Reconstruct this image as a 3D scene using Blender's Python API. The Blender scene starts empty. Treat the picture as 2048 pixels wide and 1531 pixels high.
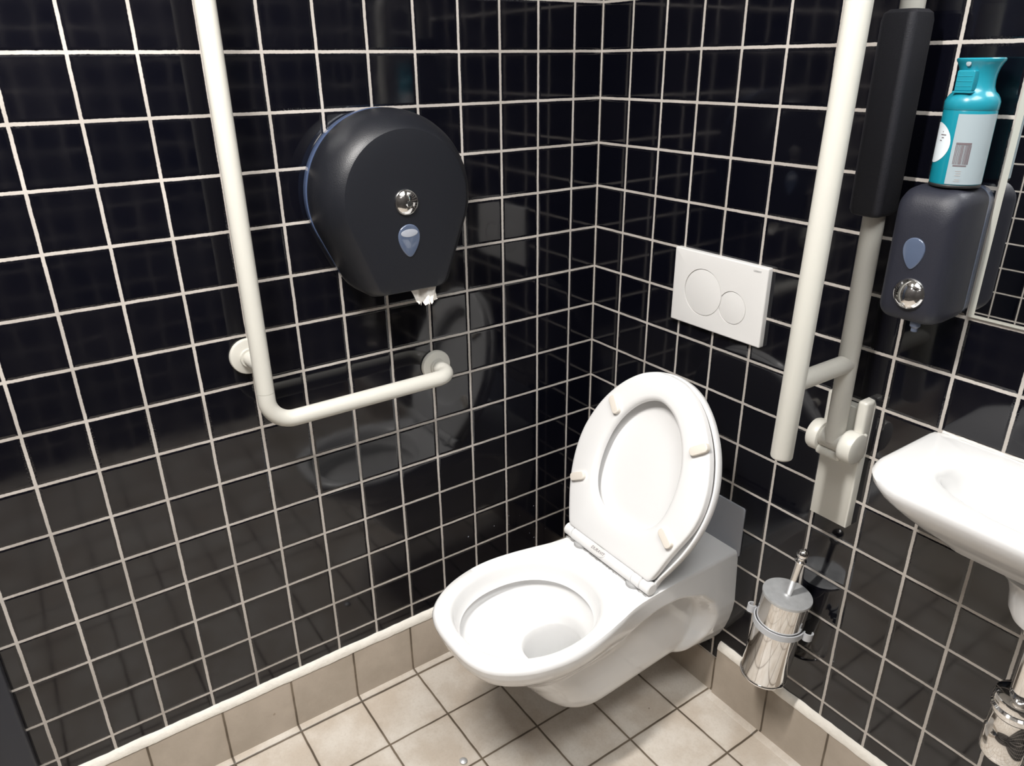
import bpy, bmesh, math, random
import numpy as np
from mathutils import Vector, Matrix

random.seed(4)
S = bpy.context.scene
COL = S.collection

# ------------------------------------------------------------------ camera
cam_d = bpy.data.cameras.new('camera')
cam = bpy.data.objects.new('camera', cam_d)
COL.objects.link(cam)
cam_d.sensor_fit = 'HORIZONTAL'
cam_d.sensor_width = 36.0
cam_d.lens = 36.0 * 1485.2625 / 2048.0
cam_d.clip_start = 0.02
RT = Vector((0.57039724, 0.82130858, -0.00996027))
DN = Vector((0.32117704, -0.23418495, -0.91760706))
FW = Vector((-0.75597110, 0.52020152, -0.39736391))
cam.matrix_world = Matrix(((RT.x, -DN.x, -FW.x, 1.41055),
                           (RT.y, -DN.y, -FW.y, -1.23042),
                           (RT.z, -DN.z, -FW.z, 1.48085),
                           (0, 0, 0, 1)))
S.camera = cam

# ------------------------------------------------------------------ world, light, exposure
S.view_settings.view_transform = 'Standard'
S.view_settings.look = 'None'
S.view_settings.exposure = 0.66
S.view_settings.gamma = 1.0
S.view_settings.use_curve_mapping = False
w = bpy.data.worlds.new('world')
S.world = w
w.use_nodes = True
w.node_tree.nodes['Background'].inputs[0].default_value = (0.05, 0.05, 0.06, 1)
w.node_tree.nodes['Background'].inputs[1].default_value = 0.3


def area(name, loc, sx, sy, power, color, rot=(0, 0, 0)):
    d = bpy.data.lights.new(name, 'AREA')
    d.shape = 'RECTANGLE'
    d.size, d.size_y = sx, sy
    d.energy = power
    d.color = color
    o = bpy.data.objects.new(name, d)
    o.location = loc
    o.rotation_euler = rot
    COL.objects.link(o)
    return o


LX, LY, LZ = 0.75, -1.40, 2.5
area('lamp_glow', (LX, LY, LZ - 0.062), 0.07, 0.60, 33, (1.0, 0.967, 0.93))
FILLX, FILLY = 1.42, -0.72
area('lamp_glow', (FILLX, FILLY, LZ - 0.062), 0.55, 0.85, 7.5, (0.86, 0.93, 1.0))  # cool fill lamp, added out of view to lighten the toilet's right side


# ------------------------------------------------------------------ materials
def new_mat(name):
    m = bpy.data.materials.new(name)
    m.use_nodes = True
    return m, m.node_tree, m.node_tree.nodes['Principled BSDF']


def simple(name, col, rough=0.5, metal=0.0, coat=0.0, bump=0.0, bscale=200, var=0.0, vscale=8.0, **kw):
    m, nt, b = new_mat(name)
    b.inputs['Base Color'].default_value = (*col, 1)
    b.inputs['Roughness'].default_value = rough
    b.inputs['Metallic'].default_value = metal
    b.inputs['Coat Weight'].default_value = coat
    b.inputs['Coat Roughness'].default_value = 0.05
    for k, v in kw.items():
        b.inputs[k.replace('_', ' ')].default_value = v
    geo = nt.nodes.new('ShaderNodeNewGeometry')
    if bump:
        n = nt.nodes.new('ShaderNodeTexNoise')
        n.inputs['Scale'].default_value = bscale
        n.inputs['Detail'].default_value = 3
        nt.links.new(geo.outputs['Position'], n.inputs['Vector'])
        bp = nt.nodes.new('ShaderNodeBump')
        bp.inputs['Strength'].default_value = bump
        bp.inputs['Distance'].default_value = 0.002
        nt.links.new(n.outputs['Fac'], bp.inputs['Height'])
        nt.links.new(bp.outputs['Normal'], b.inputs['Normal'])
    if var:
        n = nt.nodes.new('ShaderNodeTexNoise')
        n.inputs['Scale'].default_value = vscale
        n.inputs['Detail'].default_value = 5
        nt.links.new(geo.outputs['Position'], n.inputs['Vector'])
        r = nt.nodes.new('ShaderNodeMapRange')
        r.inputs['To Min'].default_value = 1 - var
        r.inputs['To Max'].default_value = 1 + var
        nt.links.new(n.outputs['Fac'], r.inputs['Value'])
        mx = nt.nodes.new('ShaderNodeVectorMath')
        mx.operation = 'SCALE'
        mx.inputs[0].default_value = col
        nt.links.new(r.outputs[0], mx.inputs['Scale'])
        nt.links.new(mx.outputs[0], b.inputs['Base Color'])
    return m


class NG:
    """tiny node-graph helper"""
    def __init__(self, nt):
        self.nt = nt
        self.geo = nt.nodes.new('ShaderNodeNewGeometry')
        self.sep = nt.nodes.new('ShaderNodeSeparateXYZ')
        nt.links.new(self.geo.outputs['Position'], self.sep.inputs[0])

    def put(self, sock, v):
        if hasattr(v, 'links'):
            self.nt.links.new(v, sock)
        else:
            sock.default_value = v

    def m(self, op, a, b=None, c=None):
        n = self.nt.nodes.new('ShaderNodeMath')
        n.operation = op
        self.put(n.inputs[0], a)
        if b is not None:
            self.put(n.inputs[1], b)
        if c is not None:
            self.put(n.inputs[2], c)
        return n.outputs[0]

    def noise(self, scale, detail=2.0, rough=0.5):
        n = self.nt.nodes.new('ShaderNodeTexNoise')
        n.inputs['Scale'].default_value = scale
        n.inputs['Detail'].default_value = detail
        n.inputs['Roughness'].default_value = rough
        self.nt.links.new(self.geo.outputs['Position'], n.inputs['Vector'])
        return n

    def line(self, c, off, pitch):
        t = self.m('DIVIDE', self.m('SUBTRACT', c, off), pitch)
        d = self.m('SUBTRACT', t, self.m('ROUND', t))
        return self.m('MULTIPLY', self.m('ABSOLUTE', d), pitch)

    def cell(self, c, off, pitch):
        return self.m('FLOOR', self.m('DIVIDE', self.m('SUBTRACT', c, off), pitch))

    def smooth(self, v, lo, hi, a=1.0, b=0.0):
        n = self.nt.nodes.new('ShaderNodeMapRange')
        n.interpolation_type = 'SMOOTHSTEP'
        n.inputs['From Min'].default_value = lo
        n.inputs['From Max'].default_value = hi
        n.inputs['To Min'].default_value = a
        n.inputs['To Max'].default_value = b
        self.put(n.inputs['Value'], v)
        return n.outputs[0]

    def mix(self, f, a, b):
        n = self.nt.nodes.new('ShaderNodeMix')
        n.data_type = 'RGBA'
        self.put(n.inputs['Factor'], f)
        for s, v in ((n.inputs[6], a), (n.inputs[7], b)):
            if hasattr(v, 'links'):
                self.nt.links.new(v, s)
            else:
                s.default_value = (*v, 1)
        return n.outputs[2]


def wall_tile(name, axis, off, specks=False, corner=True):
    """black glazed 10 cm tiles with off white grout"""
    m, nt, b = new_mat(name)
    g = NG(nt)
    c = g.sep.outputs[axis]
    z = g.sep.outputs['Z']
    wob = g.m('MULTIPLY', g.m('SUBTRACT', g.noise(28, 3).outputs['Fac'], 0.5), 0.0016)
    fine = g.m('MULTIPLY', g.m('SUBTRACT', g.noise(260, 2).outputs['Fac'], 0.5), 0.0014)
    du = g.line(g.m('ADD', c, wob), off, 0.1)
    dv = g.line(g.m('SUBTRACT', z, wob), 0.0, 0.1)
    d = g.m('MINIMUM', du, dv)
    if corner:
        d = g.m('MINIMUM', d, g.m('ADD', g.m('ABSOLUTE', c), 0.0002))
    d = g.m('ADD', d, fine)
    mask = g.smooth(d, 0.0023, 0.0032)
    gn = g.noise(9, 4)
    grout = g.mix(g.smooth(gn.outputs['Fac'], 0.35, 0.7, 0, 1), (0.42, 0.385, 0.35), (0.54, 0.50, 0.46))
    # each tile has its own faint tone
    wn = nt.nodes.new('ShaderNodeTexWhiteNoise')
    wn.noise_dimensions = '2D'
    cb = nt.nodes.new('ShaderNodeCombineXYZ')
    nt.links.new(g.cell(c, off, 0.1), cb.inputs[0])
    nt.links.new(g.cell(z, 0.0, 0.1), cb.inputs[1])
    nt.links.new(cb.outputs[0], wn.inputs['Vector'])
    tile = g.mix(wn.outputs['Value'], (0.0022, 0.0024, 0.0050), (0.0038, 0.0038, 0.0065))
    if specks:
        sp = g.noise(70, 1)
        near = g.m('MULTIPLY', g.smooth(c, -0.95, -0.1, 0, 1), g.smooth(z, 0.62, 0.30, 0, 1))
        th = g.m('SUBTRACT', 0.90, g.m('MULTIPLY', near, 0.145))
        spm = g.m('GREATER_THAN', sp.outputs['Fac'], th)
        tile = g.mix(spm, tile, (0.30, 0.32, 0.35))
    nt.links.new(g.mix(mask, tile, grout), b.inputs['Base Color'])
    rn = g.noise(14, 4)
    tr = g.smooth(rn.outputs['Fac'], 0.3, 0.75, 0.055, 0.10)
    mr = nt.nodes.new('ShaderNodeMix')
    nt.links.new(mask, mr.inputs[0])
    nt.links.new(tr, mr.inputs[2])
    mr.inputs[3].default_value = 0.85
    nt.links.new(mr.outputs[0], b.inputs['Roughness'])
    # pillowed edges, slight glaze waviness, sunk grout
    prof = g.smooth(d, 0.0018, 0.0075, 0, 1)
    h = g.m('ADD', g.m('MULTIPLY', prof, 0.0007),
            g.m('ADD', g.m('MULTIPLY', g.noise(18, 1).outputs['Fac'], 0.00012),
                g.m('MULTIPLY', g.m('MULTIPLY', g.noise(500, 2).outputs['Fac'], mask), 0.0004)))
    bp = nt.nodes.new('ShaderNodeBump')
    bp.inputs['Strength'].default_value = 1.0
    bp.inputs['Distance'].default_value = 1.0
    nt.links.new(h, bp.inputs['Height'])
    nt.links.new(bp.outputs['Normal'], b.inputs['Normal'])
    b.inputs['IOR'].default_value = 1.6
    return m


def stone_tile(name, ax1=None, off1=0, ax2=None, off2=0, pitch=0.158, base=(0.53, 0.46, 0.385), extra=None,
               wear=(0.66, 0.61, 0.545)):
    m, nt, b = new_mat(name)
    g = NG(nt)
    wob = g.m('MULTIPLY', g.m('SUBTRACT', g.noise(24, 3).outputs['Fac'], 0.5), 0.002)
    ds = []
    if ax1:
        ds.append(g.line(g.m('ADD', g.sep.outputs[ax1], wob), off1, pitch))
    if ax2:
        ds.append(g.line(g.m('ADD', g.sep.outputs[ax2], wob), off2, pitch))
    d = ds[0]
    if len(ds) > 1:
        d = g.m('MINIMUM', ds[0], ds[1])
    mask = g.smooth(d, 0.0017, 0.0032)
    n1, n2, n3 = g.noise(7, 6, 0.6), g.noise(160, 4, 0.7), g.noise(30, 4, 0.6)
    c0 = g.mix(g.smooth(n1.outputs['Fac'], 0.35, 0.65, 0, 1), base, wear)
    c1 = g.mix(g.smooth(n2.outputs['Fac'], 0.45, 0.75, 0, 0.25), c0, (0.36, 0.30, 0.24))
    c1 = g.mix(g.smooth(n3.outputs['Fac'], 0.52, 0.8, 0, 0.30), c1, (0.43, 0.36, 0.29))
    dk = g.mix(g.smooth(n1.outputs['Fac'], 0.4, 0.6, 0, 1), (0.085, 0.065, 0.045), (0.16, 0.125, 0.09))
    # grime gathers beside the joints
    c1 = g.mix(g.m('MULTIPLY', g.smooth(d, 0.002, 0.013, 0.30, 0.0), n3.outputs['Fac']), c1, (0.30, 0.24, 0.18))
    sp = g.m('GREATER_THAN', g.noise(42, 1).outputs['Fac'], 0.80)
    c1 = g.mix(g.m('MULTIPLY', sp, 0.6), c1, (0.20, 0.15, 0.11))
    nt.links.new(g.mix(mask, c1, dk), b.inputs['Base Color'])
    b.inputs['Roughness'].default_value = 0.42
    h = g.m('ADD', g.m('MULTIPLY', g.smooth(d, 0.001, 0.005, 0, 1), 0.0009),
            g.m('MULTIPLY', n2.outputs['Fac'], 0.0003))
    bp = nt.nodes.new('ShaderNodeBump')
    bp.inputs['Distance'].default_value = 1.0
    bp.inputs['Strength'].default_value = 0.8
    nt.links.new(h, bp.inputs['Height'])
    nt.links.new(bp.outputs['Normal'], b.inputs['Normal'])
    return m


M = {}
M['tile_left'] = wall_tile('black_tile_left', 'Y', -0.08145, specks=True)
M['tile_back'] = wall_tile('black_tile_back', 'X', -0.0014, specks=False)
M['tile_other_x'] = wall_tile('black_tile_front', 'X', 0.03, corner=False)
M['tile_other_y'] = wall_tile('black_tile_right', 'Y', 0.03, corner=False)
M['floor'] = stone_tile('beige_floor_tile', 'X', 0.034, 'Y', -0.1215)
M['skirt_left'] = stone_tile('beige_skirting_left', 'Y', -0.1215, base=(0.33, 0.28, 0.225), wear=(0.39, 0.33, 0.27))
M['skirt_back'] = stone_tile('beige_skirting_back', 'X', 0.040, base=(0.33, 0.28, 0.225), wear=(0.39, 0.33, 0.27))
M['lip'] = stone_tile('beige_cove_lip', 'Y', -0.1215)
M['lip_back'] = stone_tile('beige_cove_lip_back', 'X', 0.034)
M['cap'] = simple('white_skirting_grout', (0.80, 0.76, 0.69), 0.85, bump=0.9, bscale=120, var=0.12, vscale=40)
M['plaster'] = simple('white_ceiling_plaster', (0.82, 0.81, 0.79), 0.9, bump=0.2)
M['ceramic'] = simple('white_glazed_ceramic', (0.82, 0.815, 0.81), 0.10, coat=0.4, var=0.012, vscale=6)
M['basin'] = simple('off_white_basin_ceramic', (0.66, 0.655, 0.65), 0.12, coat=0.3, var=0.012, vscale=6)
M['seat'] = simple('white_seat_plastic', (0.86, 0.855, 0.85), 0.22, bump=0.02, bscale=60)
M['white_plastic'] = simple('white_plate_plastic', (0.76, 0.75, 0.735), 0.28, bump=0.02, bscale=80)
M['groove'] = simple('grey_groove', (0.42, 0.42, 0.42), 0.5, var=0.02)
M['ivory'] = simple('ivory_buffer_rubber', (0.80, 0.74, 0.66), 0.5, bump=0.05)
M['rail_white'] = simple('cream_white_nylon', (0.62, 0.605, 0.55), 0.33, bump=0.03, bscale=90, var=0.02)
M['rail_grey'] = simple('pale_grey_nylon', (0.54, 0.52, 0.47), 0.36, bump=0.03, bscale=90, var=0.02)
M['pad_black'] = simple('black_foam_pad', (0.005, 0.005, 0.009), 0.75, bump=0.3, bscale=400)
M['disp_black'] = simple('black_matt_plastic', (0.008, 0.009, 0.013), 0.42, bump=0.15, bscale=600, var=0.05)
M['disp_soap'] = simple('charcoal_matt_plastic', (0.014, 0.015, 0.024), 0.5, bump=0.15, bscale=600, var=0.05)
M['smoke_blue'] = simple('smoky_blue_plastic', (0.085, 0.12, 0.22), 0.22, coat=0.5, var=0.03)
M['smoke_grey'] = simple('smoky_grey_plastic', (0.10, 0.12, 0.17), 0.25, coat=0.5, var=0.03)
M['lens'] = simple('blue_grey_clear_plastic', (0.085, 0.11, 0.17), 0.08, coat=1.0, var=0.1, vscale=60)
M['lens_pale'] = simple('pale_roll_seen_in_window', (0.36, 0.38, 0.43), 0.25, var=0.1, vscale=90)
M['chrome'] = simple('polished_chrome', (0.82, 0.81, 0.80), 0.07, metal=1.0, bump=0.02, bscale=30)
M['chrome_dull'] = simple('worn_dull_metal', (0.62, 0.63, 0.64), 0.5, metal=0.6, bump=0.25, bscale=60, var=0.25, vscale=60)
M['dark'] = simple('dark_core', (0.02, 0.02, 0.02), 0.5, bump=0.05)
M['bracket'] = simple('pale_grey_bracket_plastic', (0.50, 0.51, 0.53), 0.35, bump=0.05)
M['pad_grey'] = simple('grey_foam_sheet', (0.36, 0.37, 0.40), 0.7, bump=0.1, var=0.04)
M['teal'] = simple('teal_plastic', (0.012, 0.24, 0.32), 0.3, coat=0.3, var=0.03)
M['teal_body'] = simple('teal_printed_metal', (0.005, 0.21, 0.28), 0.28, coat=0.4, var=0.04)
M['label_grey'] = simple('pale_grey_label', (0.33, 0.39, 0.42), 0.4, var=0.03)
M['label_white'] = simple('white_label', (0.70, 0.76, 0.80), 0.4, var=0.03)
M['ink'] = simple('grey_ink', (0.15, 0.12, 0.13), 0.5, var=0.05)
M['ink_pale'] = simple('pale_grey_ink', (0.34, 0.34, 0.34), 0.5, var=0.05)
M['tissue'] = simple('white_tissue', (0.86, 0.82, 0.76), 0.95, bump=0.4, bscale=150)
M['water'] = simple('clear_water', (0.75, 0.78, 0.78), 0.02, IOR=1.33, Transmission_Weight=0.9)
M['silicone'] = simple('greyish_white_sealant', (0.62, 0.61, 0.58), 0.55, bump=0.6, bscale=150, var=0.1, vscale=60)
M['door_frame'] = simple('dark_blue_grey_paint', (0.010, 0.014, 0.026), 0.35, bump=0.05)
M['door'] = simple('grey_blue_door_paint', (0.030, 0.038, 0.055), 0.4, bump=0.05)
M['mirror'] = simple('silvered_mirror', (0.86, 0.88, 0.88), 0.01, metal=1.0, bump=0.003, bscale=3)
M['mirror_edge'] = simple('ground_glass_edge', (0.50, 0.50, 0.45), 0.35, var=0.05)
M['emit'] = None
m_, nt_, b_ = new_mat('lamp_diffuser')
b_.inputs['Emission Color'].default_value = (1, 0.955, 0.89, 1)
b_.inputs['Emission Strength'].default_value = 6
b_.inputs['Base Color'].default_value = (0.9, 0.9, 0.9, 1)
M['emit'] = m_


# ------------------------------------------------------------------ geometry helpers
def world_loc(o):
    p = Vector((0, 0, 0))
    while o:
        p += o.location
        o = o.parent
    return p


def build(name, geo, mats, parent=None, loc=None, angle=35):
    """geo = list of (verts, faces[, material index]) in room coordinates -> ONE mesh object"""
    V, F, MI = [], [], []
    for g in geo:
        v, f = g[0], g[1]
        mi = g[2] if len(g) > 2 else 0
        o = len(V)
        V.extend([tuple(float(t) for t in p) for p in v])
        F.extend([tuple(i + o for i in q) for q in f])
        MI.extend([mi] * len(f))
    base = world_loc(parent) if parent else Vector(loc if loc is not None else (0, 0, 0))
    me = bpy.data.meshes.new(name)
    me.from_pydata([(p[0] - base.x, p[1] - base.y, p[2] - base.z) for p in V], [], F)
    if not isinstance(mats, (list, tuple)):
        mats = [mats]
    for k in mats:
        me.materials.append(M[k])
    me.polygons.foreach_set('material_index', MI)
    bm = bmesh.new()
    bm.from_mesh(me)
    bmesh.ops.recalc_face_normals(bm, faces=bm.faces)
    bm.to_mesh(me)
    bm.free()
    me.polygons.foreach_set('use_smooth', [True] * len(me.polygons))
    me.set_sharp_from_angle(angle=math.radians(angle))
    me.update()
    o = bpy.data.objects.new(name, me)
    COL.objects.link(o)
    if parent:
        o.parent = parent
    elif loc is not None:
        o.location = loc
    return o


def thing(name, label, cat, loc, group=None):
    o = bpy.data.objects.new(name, None)
    o.empty_display_size = 0.05
    COL.objects.link(o)
    o.location = loc
    o['label'] = label
    o['category'] = cat
    if group:
        o['group'] = group
    return o


def struct(name, geo, mats, angle=35):
    o = build(name, geo, mats, angle=angle)
    o['kind'] = 'structure'
    return o


def box(x0, x1, y0, y1, z0, z1):
    v = [(x, y, z) for x in (x0, x1) for y in (y0, y1) for z in (z0, z1)]
    f = [(0, 1, 3, 2), (4, 6, 7, 5), (0, 4, 5, 1), (2, 3, 7, 6), (0, 2, 6, 4), (1, 5, 7, 3)]
    return v, f


def rbox(x0, x1, y0, y1, z0, z1, r=0.004, seg=3, mat=None):
    bm = bmesh.new()
    bmesh.ops.create_cube(bm, size=1)
    c = Vector(((x0 + x1) / 2, (y0 + y1) / 2, (z0 + z1) / 2))
    for v in bm.verts:
        v.co = Vector((v.co.x * abs(x1 - x0), v.co.y * abs(y1 - y0), v.co.z * abs(z1 - z0)))
    bmesh.ops.bevel(bm, geom=list(bm.edges), offset=r, segments=seg, affect='EDGES', profile=0.5)
    vs = []
    for v in bm.verts:
        p = v.co
        if mat is not None:
            p = mat @ p
        vs.append(tuple(p + c))
    bm.verts.ensure_lookup_table()
    fs = [tuple(v.index for v in f.verts) for f in bm.faces]
    bm.free()
    return vs, fs


def loft(rings, cap0=True, cap1=True, closed=True):
    n = len(rings[0])
    V = [p for r in rings for p in r]
    F = []
    m = n if closed else n - 1
    for i in range(len(rings) - 1):
        for j in range(m):
            a, b = i * n + j, i * n + (j + 1) % n
            F.append((a, b, b + n, a + n))
    if cap0:
        F.append(tuple(reversed(range(n))))
    if cap1:
        F.append(tuple(range((len(rings) - 1) * n, len(rings) * n)))
    return V, F


def frame(axis):
    a = Vector(axis).normalized()
    t = Vector((0, 0, 1)) if abs(a.z) < 0.9 else Vector((1, 0, 0))
    u = a.cross(t).normalized()
    return u, a.cross(u).normalized(), a


def lathe(prof, origin, axis=(0, 0, 1), n=40, cap=True):
    """prof = [(radius, distance along axis)]"""
    u, v, a = frame(axis)
    o = Vector(origin)
    rings = []
    for r, h in prof:
        r = max(r, 0.00002)
        rings.append([tuple(o + a * h + (u * math.cos(t) + v * math.sin(t)) * r)
                      for t in [2 * math.pi * k / n for k in range(n)]])
    return loft(rings, cap, cap)


def tube(path, r, n=24, cap=True, round_end=0.0):
    P = [Vector(p) for p in path]
    T = []
    for i in range(len(P)):
        a = P[min(i + 1, len(P) - 1)] - P[max(i - 1, 0)]
        T.append(a.normalized())
    u, v, _ = frame(T[0])
    rings = []
    rr = r if hasattr(r, '__len__') else [r] * len(P)
    for i, p in enumerate(P):
        u = (u - T[i] * u.dot(T[i])).normalized()
        v = T[i].cross(u)
        rings.append([tuple(p + (u * math.cos(t) + v * math.sin(t)) * rr[i])
                      for t in [2 * math.pi * k / n for k in range(n)]])
    return loft(rings, cap, cap)


def fillet(pts, rad, seg=10):
    """polyline with rounded corners"""
    P = [Vector(p) for p in pts]
    out = [P[0]]
    for i in range(1, len(P) - 1):
        a, b = (P[i - 1] - P[i]), (P[i + 1] - P[i])
        R = rad[i - 1] if hasattr(rad, '__len__') else rad
        an = a.angle(b)
        d = min(R / math.tan(an / 2), a.length * 0.98, b.length * 0.98)
        R = d * math.tan(an / 2)
        a.normalize()
        b.normalize()
        c = P[i] + (a + b).normalized() * (R / math.sin(an / 2))
        s, e = P[i] + a * d - c, P[i] + b * d - c
        ang = s.angle(e)
        for k in range(seg + 1):
            t = k / seg
            out.append(c + (s * math.sin((1 - t) * ang) + e * math.sin(t * ang)) / math.sin(ang))
    out.append(P[-1])
    return out


def interp(x, tab):
    xs = [t[0] for t in tab]
    ys = [t[1] for t in tab]
    if xs[0] > xs[-1]:
        xs, ys = xs[::-1], ys[::-1]
    return float(np.interp(x, xs, ys))


def sm(x, a, b):
    t = min(1, max(0, (x - a) / (b - a)))
    return t * t * (3 - 2 * t)


def spline_tab(tab, n=80):
    """Catmull-Rom through (x, y) table -> dense table"""
    out = []
    P = [tab[0]] + list(tab) + [tab[-1]]
    for i in range(1, len(P) - 2):
        for k in range(n // (len(tab) - 1) + 1):
            t = k / (n // (len(tab) - 1) + 1)
            q = []
            for c in (0, 1):
                p0, p1, p2, p3 = P[i - 1][c], P[i][c], P[i + 1][c], P[i + 2][c]
                q.append(0.5 * (2 * p1 + (p2 - p0) * t + (2 * p0 - 5 * p1 + 4 * p2 - p3) * t * t
                                + (3 * p1 - p0 - 3 * p2 + p3) * t ** 3))
            out.append(tuple(q))
    out.append(tab[-1])
    return out


def polar(outline, c, n, a0=0.0):
    """resample a star-shaped closed outline at n even angles about c"""
    P = [(x - c[0], y - c[1]) for x, y in outline]
    out = []
    for k in range(n):
        a = a0 + 2 * math.pi * k / n
        dx, dy = math.cos(a), math.sin(a)
        best = None
        for i in range(len(P)):
            (x1, y1), (x2, y2) = P[i], P[(i + 1) % len(P)]
            ex, ey = x2 - x1, y2 - y1
            den = dx * ey - dy * ex
            if abs(den) < 1e-12:
                continue
            t = (x1 * ey - y1 * ex) / den
            s = (x1 * dy - y1 * dx) / den
            if t > 0 and -1e-6 <= s <= 1 + 1e-6:
                if best is None or t > best:
                    best = t
        out.append((c[0] + dx * best, c[1] + dy * best))
    return out


def offset(pts, d):
    """shrink a closed 2D outline by d along its normals (keeps count)"""
    n = len(pts)
    area2 = sum(pts[i][0] * pts[(i + 1) % n][1] - pts[(i + 1) % n][0] * pts[i][1] for i in range(n))
    s = 1 if area2 > 0 else -1
    out = []
    for i in range(n):
        ax, ay = pts[i - 1]
        bx, by = pts[(i + 1) % n]
        tx, ty = bx - ax, by - ay
        L = math.hypot(tx, ty) or 1
        out.append((pts[i][0] - s * ty / L * d * 1, pts[i][1] + s * tx / L * d))
    return out


def slab(outline, fr, t0, t1, r=0.003, seg=4, both=False):
    """plate from 2D outline in the plane fr=(o,u,v,n), from height t0 to t1 along n, rounded at t1"""
    o, u, v, nn = [Vector(k) for k in fr]
    rings = []

    def ring(off, h):
        q = offset(outline, off) if off else outline
        rings.append([tuple(o + u * a + v * b + nn * h) for a, b in q])
    s = 1 if t1 > t0 else -1
    if both:
        for k in range(seg, 0, -1):
            a = math.pi / 2 * k / seg
            ring(r * (1 - math.cos(a)), t0 + s * r * (1 - math.sin(a)))
    ring(0, t0 + (s * r if both else 0))
    for k in range(0, seg + 1):
        a = math.pi / 2 * k / seg
        ring(r * (1 - math.cos(a)), t1 - s * r * (1 - math.sin(a)))
    return loft(rings)


def rrect(x0, x1, y0, y1, r, seg=6):
    out = []
    rs = r if hasattr(r, '__len__') else [r] * 4     # order: ++, -+, --, +-
    for (cx, cy, a0), R in zip(((x1, y1, 0), (x0, y1, 90), (x0, y0, 180), (x1, y0, 270)), rs):
        sx = -1 if cx == x1 else 1
        sy = -1 if cy == y1 else 1
        for k in range(seg + 1):
            a = math.radians(a0 + 90 * k / seg)
            out.append((cx + sx * R + R * math.cos(a), cy + sy * R + R * math.sin(a)))
    return out


def circle(cx, cy, r, n=48, a0=0):
    return [(cx + r * math.cos(a0 + 2 * math.pi * k / n), cy + r * math.sin(a0 + 2 * math.pi * k / n)) for k in range(n)]


def text(name, body, size, origin, u, v, mat, parent, thick=0.0002, shear=0.0):
    c = bpy.data.curves.new(name, 'FONT')
    c.body = body
    c.size = size
    c.align_x = 'CENTER'
    c.align_y = 'CENTER'
    c.shear = shear
    c.extrude = thick
    tmp = bpy.data.objects.new('tmp', c)
    COL.objects.link(tmp)
    dg = bpy.context.evaluated_depsgraph_get()
    me = bpy.data.meshes.new_from_object(tmp.evaluated_get(dg))
    bpy.data.objects.remove(tmp)
    u, v = Vector(u), Vector(v)
    n = u.cross(v)
    o = Vector(origin)
    V = [tuple(o + u * p.co.x + v * p.co.y + n * p.co.z) for p in me.vertices]
    F = [tuple(p.vertices) for p in me.polygons]
    return build(name, [(V, F)], mat, parent)


# ------------------------------------------------------------------ the room
RX, RY, RZ = 1.78, -2.05, 2.5
struct('floor', [box(-0.1, RX + 0.1, RY - 0.1, 0.1, -0.1, 0.0)], 'floor')
struct('ceiling', [box(-0.1, RX + 0.1, RY - 0.1, 0.1, RZ, RZ + 0.1)], 'plaster')
struct('wall_left', [box(-0.1, 0, RY - 0.1, 0.1, 0, RZ)], 'tile_left')
struct('wall_back', [box(0, RX + 0.1, 0, 0.1, 0, RZ)], 'tile_back')
struct('wall_front', [box(0, RX, RY - 0.1, RY, 0, RZ)], 'tile_other_x')
struct('wall_right', [box(RX, RX + 0.1, RY - 0.1, 0, 0, RZ)], 'tile_other_y')

# skirting: a tile on the wall, a rough white grout bead on its top edge and a narrow cove lip on the floor
SK = 0.010


def skirt(axis, s0, s1, bead=True, d=SK, top=0.143, lip=True):
    geo = []
    N = max(2, int(abs(s1 - s0) / 0.008))
    P = (lambda s, k, z: (k, s, z)) if axis == 'left' else (lambda s, k, z: (s, -k, z))
    prof = [(0, top), (d - 0.002, top), (d, top - 0.002), (d, 0.006), (d + 0.003, 0.0025)]
    prof += [(d + 0.0035, 0.0)]
    rings = [[P(s, k, z) for k, z in prof] + [P(s, 0, 0)] for s in (s0, s1)]
    geo.append((*loft(rings), 0))
    if lip:
        lp = [(d, 0.0), (d, 0.0022), (0.0325, 0.0014), (0.0336, 0.0)]
        geo.append((*loft([[P(s, k, z) for k, z in lp] for s in (s0, s1)]), 2))
    if bead:
        random.seed(11)
        rs = []
        off = [0, 0, 0]
        for i in range(N + 1):
            s = s0 + (s1 - s0) * i / N
            off = [o * 0.7 + random.uniform(-1, 1) * 0.00075 for o in off]
            rs.append([P(s, 0.0, top - 0.002), P(s, d + 0.0012, top - 0.002 + off[0]), P(s, d + 0.0015, top + 0.003 + off[1]),
                       P(s, d - 0.001, top + 0.011 + off[1]), P(s, 0.0045, top + 0.0165 + off[2]), P(s, 0.0, top + 0.018 + off[2])])
        geo.append((*loft(rs), 1))
    return geo


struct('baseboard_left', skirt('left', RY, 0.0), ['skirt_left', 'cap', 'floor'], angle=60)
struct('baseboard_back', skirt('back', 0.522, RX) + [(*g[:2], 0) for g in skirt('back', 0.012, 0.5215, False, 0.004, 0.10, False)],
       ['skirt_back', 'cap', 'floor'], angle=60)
# door frame and door in the left wall, at the picture's lower left
struct('door_1', [rbox(0.0, 0.012, -2.0, -1.49, 0.16, 2.06, 0.002)], 'door')
struct('trim_1', [rbox(0.0, 0.030, -1.485, -1.412, 0.16, 2.12, 0.006)], 'door_frame')

# ceiling fixtures: the long lamp, then an added fill panel
t = thing('ceiling_light', 'long white ceiling light with a frosted diffuser above the middle of the room', 'light', (LX, LY, LZ))
build('housing', [rbox(LX - 0.08, LX + 0.08, LY - 0.34, LY + 0.34, LZ - 0.045, LZ - 0.0005, 0.006)], 'white_plastic', t)
build('diffuser', [rbox(LX - 0.065, LX + 0.065, LY - 0.32, LY + 0.32, LZ - 0.060, LZ - 0.040, 0.006)], 'emit', t)



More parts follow.
